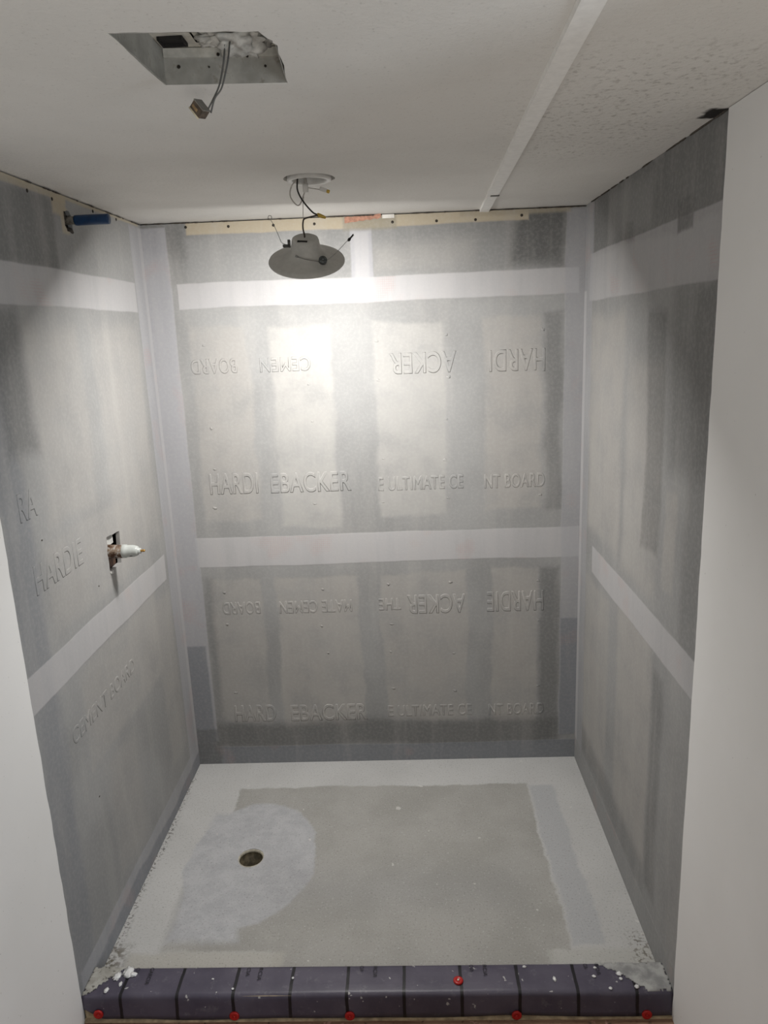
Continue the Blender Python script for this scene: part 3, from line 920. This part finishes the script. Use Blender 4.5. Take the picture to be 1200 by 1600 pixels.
# ------------------------------------------------------------------ shower pan
def pan_mat():
    t = NT('mortar_pan', 0.85, 0.25)
    half = (0.5, 0.5, 0.5)
    P = t.obj
    for sc, amp in ((3.0, 0.035), (14.0, 0.028), (60.0, 0.014)):
        P = t.vmath('ADD', P, t.vmath('SCALE', t.vmath('SUBTRACT', t.noise(sc, 3, 0.5, None, True), half), amp))
    c = t.mix(t.rng(t.noise(3.0, 4), 0.3, 0.7), (0.46, 0.457, 0.45), (0.51, 0.507, 0.50))
    inner = t.math('MAXIMUM', t.rect(P, 0.21, 1.305, -0.955, -0.175, 0.006), t.math('MAXIMUM', t.rect(P, 0.14, 0.60, -0.955, -0.46, 0.02), t.rect(P, 0.47, 1.26, -1.08, -0.90, 0.012)))
    c = t.mix(inner, c, t.mix(t.rng(t.noise(4.0, 4), 0.35, 0.65), (0.325, 0.318, 0.298), (0.370, 0.362, 0.343)))
    # the skim round the drain
    dv = t.vmath('SUBTRACT', P, (0.330, -0.565, 0.0))
    dv = t.vmath('MULTIPLY', dv, (1 / 0.215, 1 / 0.300, 0.0))
    ln = t.n('ShaderNodeVectorMath', operation='LENGTH')
    t.put(ln.inputs[0], dv)
    circ = t.rng(ln.outputs['Value'], 1.03, 0.97)
    circ = t.math('MAXIMUM', circ, t.rect(P, 0.145, 0.36, -0.92, -0.33, 0.02))
    c = t.mix(circ, c, t.mix(t.rng(t.noise(16.0, 5, 0.7), 0.35, 0.65), (0.385, 0.387, 0.403), (0.450, 0.452, 0.465)))
    c = t.mix(t.math('MULTIPLY', t.rect(P, 1.312, 1.405, -0.94, -0.19, 0.008), 0.75), c, (0.385, 0.39, 0.405))
    # smoother light smear along the curb
    c = t.mix(t.math('MULTIPLY', t.rect(P, 0.06, 0.50, -1.03, -0.955, 0.012), 0.8), c, (0.42, 0.405, 0.37))
    c = t.mix(t.math('MULTIPLY', t.rect(P, 1.24, 1.52, -1.04, -0.955, 0.012), 0.8), c, (0.44, 0.435, 0.41))
    c = t.mix(t.math('MULTIPLY', t.rect(P, 0.40, 1.20, -0.80, -0.62, 0.10), 0.3), c, (0.27, 0.27, 0.275))
    # sand specks, white drips, grime by the left wall
    c = t.mix(t.rng(t.noise(170.0, 3, 0.6), 0.55, 0.72, 0.0, 0.55), c, (0.17, 0.165, 0.15))
    c = t.mix(t.rng(t.noise(140.0, 3, 0.6, t.vmath('ADD', t.obj, (3, 3, 3))), 0.58, 0.72, 0.0, 0.4), c, (0.60, 0.60, 0.60))
    c = t.mix(t.rng(t.noise(24.0, 2, 0.4), 0.735, 0.75, 0.0, 0.7), c, (0.60, 0.59, 0.57))
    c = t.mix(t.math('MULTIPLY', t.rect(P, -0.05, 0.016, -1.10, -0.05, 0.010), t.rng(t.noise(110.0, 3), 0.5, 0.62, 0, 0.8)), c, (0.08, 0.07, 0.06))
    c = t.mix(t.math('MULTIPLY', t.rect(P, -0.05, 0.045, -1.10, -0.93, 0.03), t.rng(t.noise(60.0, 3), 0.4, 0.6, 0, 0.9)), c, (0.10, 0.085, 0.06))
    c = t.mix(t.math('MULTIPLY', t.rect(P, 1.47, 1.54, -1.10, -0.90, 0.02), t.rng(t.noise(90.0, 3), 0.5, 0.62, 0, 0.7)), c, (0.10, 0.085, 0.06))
    b = t.bump(t.noise(200.0, 3, 0.6), 0.5, 0.0012)
    t.bump(t.math('MAXIMUM', circ, t.math('SUBTRACT', 1.0, inner)), 0.5, 0.0012, b)
    return t.color(c)


M_PAN = pan_mat()
DC = (0.326, -0.565)
drain_hole = [(DC[0] + 0.0425 * math.cos(a) * (1 + 0.02 * math.sin(3 * a)), DC[1] + 0.0455 * math.sin(a)) for a in [2 * math.pi * k / 40 for k in range(40)]]
pan = build('shower_pan', slab([(0.0005, -1.0455), (W - 0.0005, -1.0455), (W - 0.0005, -0.0005), (0.0005, -0.0005)], [drain_hole],
                               lambda u, v, w: (u, v, -w), 0.031), M_PAN)
pan['kind'] = 'structure'
DM = Matrix.Translation((DC[0], DC[1], 0))
drain = thing('shower_drain', 'open round drain hole with pale pipe rim in the shower floor', 'drain', DM)
bm = bmesh.new()
lathe(bm, [(0.0440, -0.004), (0.0400, -0.0035), (0.0385, -0.008), (0.0385, -0.024), (0.0340, -0.026), (0.0340, -0.060), (0.0320, -0.062), (0.0320, -0.16),
           (0.046, -0.16), (0.046, -0.01)], 48)
build('pipe', bm, plain('grubby_pipe', (0.085, 0.070, 0.045), 0.5, mottled=0.5, scale=60), drain, True)
bm = bmesh.new()
lathe(bm, [(0.0455, -0.007), (0.0445, -0.0015), (0.0415, 0.0006), (0.0390, -0.0020), (0.0385, -0.0070)], 48)
rim = build('rim', bm, plain('mortar_rim', (0.40, 0.37, 0.30), 0.8, mottled=0.3), drain, True)
bm = bmesh.new()
lathe(bm, [(0, -0.145), (0.0319, -0.145)], 32)
build('trap', bm, M_BLACK, drain, True)
bm = bmesh.new()
blob(bm, (0.010, -0.012, -0.135), (0.016, 0.012, 0.010), 0.8, 70, 2, 2)
blob(bm, (-0.012, 0.008, -0.135), (0.012, 0.010, 0.008), 0.8, 70, 2, 4)
build('debris', bm, plain('drain_debris', (0.03, 0.026, 0.02), 0.5, mottled=0.6), drain, True)

# ------------------------------------------------------------------ curb
def curb_mat():
    t = NT('purple_grey_membrane', 0.42, 0.45)
    c = t.mix(t.rng(t.noise(8.0, 4), 0.35, 0.65), (0.066, 0.058, 0.086), (0.092, 0.082, 0.114))
    c = t.mix(t.rng(t.noise(38.0, 4, 0.7), 0.56, 0.74, 0, 0.40), c, (0.20, 0.19, 0.21))
    c = t.mix(t.rng(t.noise(55.0, 2, 0.5), 0.715, 0.74, 0, 0.8), c, (0.50, 0.49, 0.48))
    sp = t.n('ShaderNodeSeparateXYZ')
    t.put(sp.inputs[0], t.obj)
    wob = t.math('MULTIPLY', t.math('SUBTRACT', t.noise(20.0, 2), 0.5), 0.004)
    x = t.math('ADD', t.math('SUBTRACT', sp.outputs[0], 0.1030 - 0.074), wob)
    f = t.math('ABSOLUTE', t.math('SUBTRACT', t.math('FRACT', t.math('DIVIDE', x, 0.1478)), 0.5))
    c = t.mix(t.rng(f, 0.034, 0.024), c, (0.008, 0.007, 0.010))
    t.bump(t.noise(26.0, 4), 0.3, 0.003)
    return t.color(c)


curb = thing('shower_curb', 'low shower curb wrapped in purple grey membrane with black lines', 'curb', Matrix.Translation((0.762, -1.10, FLZ)))
KM = Matrix.Translation((0.762, -1.10, FLZ))
M_CURB = curb_mat()
prof = [(-1.0462, -0.001), (-1.0462, 0.030), (-1.0466, 0.040), (-1.0490, 0.0442), (-1.0540, 0.0455), (-1.075, 0.0452), (-1.100, 0.0450), (-1.1230, 0.0448), (-1.1300, 0.0435),
        (-1.1345, 0.0400), (-1.1370, 0.0340), (-1.1385, 0.0220), (-1.1395, 0.0050), (-1.1405, -0.0100), (-1.1415, -0.0230)]
bm = bmesh.new()
NX = 160
rows = []
for i in range(NX + 1):
    x = 0.0008 + (W - 0.0016) * i / NX
    nz = mnoise.noise(Vector((x * 3.1, 0, 0))) * 0.0025
    lowb = 0.006 * mnoise.noise(Vector((x * 5.0, 4, 0))) + (0.010 if x < 0.055 else 0) * (1 - x / 0.055) * 1.0
    row = []
    for j, (y, z) in enumerate(prof):
        fy = max(0, (j - 9) / 5.0)
        yy = y - fy * 0.004 * mnoise.noise(Vector((x * 4.0, j * 0.2, 7)))
        zz = z + (nz if j > 3 and j < 11 else 0)
        if j == len(prof) - 1:
            zz = z + lowb
        # the membrane is tucked up at its left end
        if x < 0.05 and j > 8:
            k = (1 - x / 0.05)
            zz = zz + k * (j - 8) / 6.0 * 0.026
        row.append(bm.verts.new((x, yy, zz)))
    rows.append(row)
for a, b in zip(rows, rows[1:]):
    for j in range(len(prof) - 1):
        bm.faces.new((a[j], b[j], b[j + 1], a[j + 1]))
bmesh.ops.recalc_face_normals(bm, faces=bm.faces[:])
bmesh.ops.solidify(bm, geom=bm.faces[:], thickness=0.0012)
mem = build('membrane', bm, M_CURB, curb, True, None)
mem.data.transform(Matrix.Identity(4))
mem.matrix_parent_inverse = KM.inverted()
bm = box(0.002, W - 0.002, -1.1345, -1.0505, FLZ, 0.040, bev=0.002)
co = build('core', bm, plain('bare_core_board', (0.42, 0.34, 0.22), 0.85, mottled=0.25), curb, world_to=KM)
co['label'] = 'bare tan core board'
bm = bmesh.new()
prev = None
for i in range(81):
    x = 0.002 + (W - 0.004) * i / 80
    z = -0.0255 + 0.0022 * mnoise.noise(Vector((x * 9, 0, 3)))
    cur = [bm.verts.new((x, -1.1340, z)), bm.verts.new((x, -1.1450, z - 0.0015)), bm.verts.new((x, -1.1455, FLZ + 0.0005)), bm.verts.new((x, -1.1340, FLZ + 0.0005))]
    if prev:
        for k in range(4):
            bm.faces.new((prev[k], prev[(k + 1) % 4], cur[(k + 1) % 4], cur[k]))
    else:
        bm.faces.new(cur)
    prev = cur
bm.faces.new(prev[::-1])
pp = build('base_paper', bm, plain('tan_paper', (0.40, 0.31, 0.20), 0.9, mottled=0.3, scale=40), curb, world_to=KM)
pp['label'] = 'tan paper edge under the membrane'

# printing on the membrane, running off over the back edge
M_INK = plain('black_ink', (0.012, 0.011, 0.015), 0.6)
for x, ye, n in ((0.157, -1.104, 'GARCIA'), (0.420, -1.078, 'RCIA'), (0.453, -1.091, 'ARCIA'), (0.724, -1.068, 'CIA'), (0.760, -1.085, 'RCIA'),
                 (1.015, -1.072, 'RCIA'), (1.050, -1.086, 'RCIA'), (1.315, -1.066, 'CIA'), (1.344, -1.084, 'RCIA'), (0.118, -1.070, 'CIA')):
    ln = -1.0515 - ye
    m = Matrix.Translation((x, -1.0515, 0.0478 + mnoise.noise(Vector((x * 3.1, 0, 0))) * 0.0025)) @ Matrix.Rotation(R(-90), 4, 'Z')
    o = text_mesh('printed_lettering', n[-max(3, round(ln / 0.009)):], 0.0105, M_INK, KM.inverted() @ m, ln, ext=0.0001, parent=curb, bold=0.0)

# red washers with screw heads
M_RED = plain('red_washer_plastic', (0.42, 0.014, 0.012), 0.35, mottled=0.1)
M_HEAD = plain('screw_head_zinc', (0.65, 0.60, 0.52), 0.3, 0.5)
for (x, y, z), up in (((0.043, -1.1452, -0.004), 0), ((0.400, -1.1452, -0.0125), 0), ((0.700, -1.1452, -0.015), 0), ((0.983, -1.100, 0.0480), 1),
                      ((1.128, -1.1452, -0.017), 0), ((1.457, -1.1452, -0.018), 0)):
    z += mnoise.noise(Vector((x * 3.1, 0, 0))) * 0.0025 if up else 0
    mm = Matrix.Translation((x, y, z)) @ (Matrix() if up else Matrix.Rotation(R(88), 4, 'X'))
    bm = bmesh.new()
    lathe(bm, [(0, 0.0012), (0.0045, 0.0012), (0.0060, 0.0026), (0.0110, 0.0020), (0.0128, 0.0004), (0.0128, -0.0030), (0, -0.0030)], 32, mm)
    wsh = build('washer', bm, M_RED, curb, True, KM)
    wsh['label'] = 'red plastic washer'
    bm = bmesh.new()
    lathe(bm, [(0, 0.0038), (0.0022, 0.0034), (0.0034, 0.0016), (0.0034, 0.0008), (0, 0.0008)], 18, mm)
    build('screw_head', bm, M_HEAD if up else M_RED, wsh, True, KM)


def smear(name, poly, z, th, mat, seed, cell=0.004):
    """Thin trowelled mortar patch: a bumpy height field clipped to a polygon."""
    def inside(p):
        c = False
        for i in range(len(poly)):
            a, b = poly[i], poly[i - 1]
            if (a[1] > p[1]) != (b[1] > p[1]) and p[0] < (b[0] - a[0]) * (p[1] - a[1]) / (b[1] - a[1]) + a[0]:
                c = not c
        return c
    xs, ys = [p[0] for p in poly], [p[1] for p in poly]
    bm = bmesh.new()
    vs = {}
    nx, ny = int((max(xs) - min(xs)) / cell) + 1, int((max(ys) - min(ys)) / cell) + 1

    def V(i, j):
        if (i, j) not in vs:
            x, y = min(xs) + i * cell, min(ys) + j * cell
            h = th * (0.55 + 0.9 * mnoise.noise(Vector((x * 60, y * 60, seed))) + 0.4 * mnoise.noise(Vector((x * 200, y * 200, seed))))
            zz = z if not callable(z) else z(x, y)
            vs[(i, j)] = bm.verts.new((x, y, zz + max(0.0002, h)))
        return vs[(i, j)]
    for i in range(nx):
        for j in range(ny):
            cx, cy = min(xs) + (i + .5) * cell, min(ys) + (j + .5) * cell
            w = 0.006
            p = (cx + w * mnoise.noise(Vector((cx * 90, cy * 90, seed))), cy + w * mnoise.noise(Vector((cx * 90, cy * 90, seed + 9))))
            if inside(p):
                bm.faces.new((V(i, j), V(i + 1, j), V(i + 1, j + 1), V(i, j + 1)))
    ret = bmesh.ops.extrude_face_region(bm, geom=bm.faces[:])
    for v in ret['geom']:
        if isinstance(v, bmesh.types.BMVert):
            v.co.z -= 0.0025
    return build(name, bm, mat, curb, True, KM)


def ctop(x, y):
    n = mnoise.noise(Vector((x * 3.1, 0, 0))) * 0.0025
    z = 0.0466
    if y < -1.124:
        z -= (min(1.0, (-1.124 - y) / 0.013) ** 2) * 0.011
    return z + n


t = NT('thinset_smear', 0.9, 0.2)
c = t.mix(t.rng(t.noise(30.0, 5), 0.35, 0.65), (0.30, 0.29, 0.26), (0.44, 0.43, 0.40))
c = t.mix(t.rng(t.noise(90.0, 4), 0.56, 0.66, 0, 0.75), c, (0.07, 0.06, 0.05))
M_THIN = t.color(c)
t = NT('thinset_smear_grey', 0.9, 0.2)
c = t.mix(t.rng(t.noise(24.0, 5), 0.35, 0.65), (0.24, 0.24, 0.24), (0.40, 0.40, 0.39))
M_THIN2 = t.color(c)
smear('thinset_smear', [(0.001, -1.048), (0.090, -1.048), (0.070, -1.072), (0.048, -1.088), (0.030, -1.110), (0.020, -1.126), (0.001, -1.134)], ctop, 0.0016, M_THIN, 1.0)
smear('thinset_smear', [(1.340, -1.048), (1.522, -1.048), (1.522, -1.132), (1.462, -1.130), (1.436, -1.108), (1.400, -1.078), (1.368, -1.060)], ctop, 0.0014, M_THIN2, 5.0)
M_SPLAT = plain('white_plaster', (0.72, 0.72, 0.72), 0.8, mottled=0.08)
for (x, y, rx, ry, s) in ((0.100, -1.064, 0.013, 0.017, 1), (0.116, -1.072, 0.010, 0.007, 2), (0.074, -1.078, 0.009, 0.012, 3), (0.092, -1.102, 0.004, 0.007, 4),
                          (0.061, -1.120, 0.005, 0.008, 5), (1.402, -1.083, 0.007, 0.006, 6), (1.402, -1.098, 0.004, 0.004, 7), (1.335, -1.090, 0.0045, 0.004, 8),
                          (1.344, -1.064, 0.004, 0.003, 9), (1.160, -1.060, 0.005, 0.003, 10), (1.232, -1.098, 0.004, 0.007, 11), (1.368, -1.126, 0.004, 0.004, 12),
                          (1.436, -1.122, 0.006, 0.005, 13), (0.335, -1.088, 0.003, 0.002, 14), (0.548, -1.086, 0.003, 0.003, 15), (0.395, -1.118, 0.003, 0.003, 16)):
    bm = bmesh.new()
    blob(bm, (x, y, ctop(x, y) + 0.0005), (rx, ry, min(0.003, rx * 0.5)), 0.7, 60, 3, s * 3.7)
    build('plaster_splatter', bm, M_SPLAT, curb, True, KM)

# ------------------------------------------------------------------ wood floor outside
def floor_mat():
    t = NT('worn_plywood', 0.8, 0.25)
    mp = t.n('ShaderNodeMapping')
    t.put(mp.inputs[0], t.obj)
    mp.inputs['Scale'].default_value = (3.0, 40.0, 1.0)
    c = t.mix(t.rng(t.noise(1.5, 5, 0.6, mp.outputs[0]), 0.35, 0.65), (0.16, 0.085, 0.055), (0.30, 0.19, 0.13))
    c = t.mix(t.rng(t.noise(60.0, 4, 0.7), 0.56, 0.70, 0, 0.8), c, (0.03, 0.022, 0.02))
    c = t.mix(t.rng(t.noise(35.0, 3, 0.6), 0.64, 0.70, 0, 0.7), c, (0.45, 0.26, 0.22))
    t.bump(t.noise(60.0, 4), 0.4, 0.002)
    return t.color(c)


M_FLOOR = floor_mat()
struct(build('floor', box(-0.02, 2.62, -4.2, -1.05, FLZ - 0.02, FLZ), M_FLOOR))
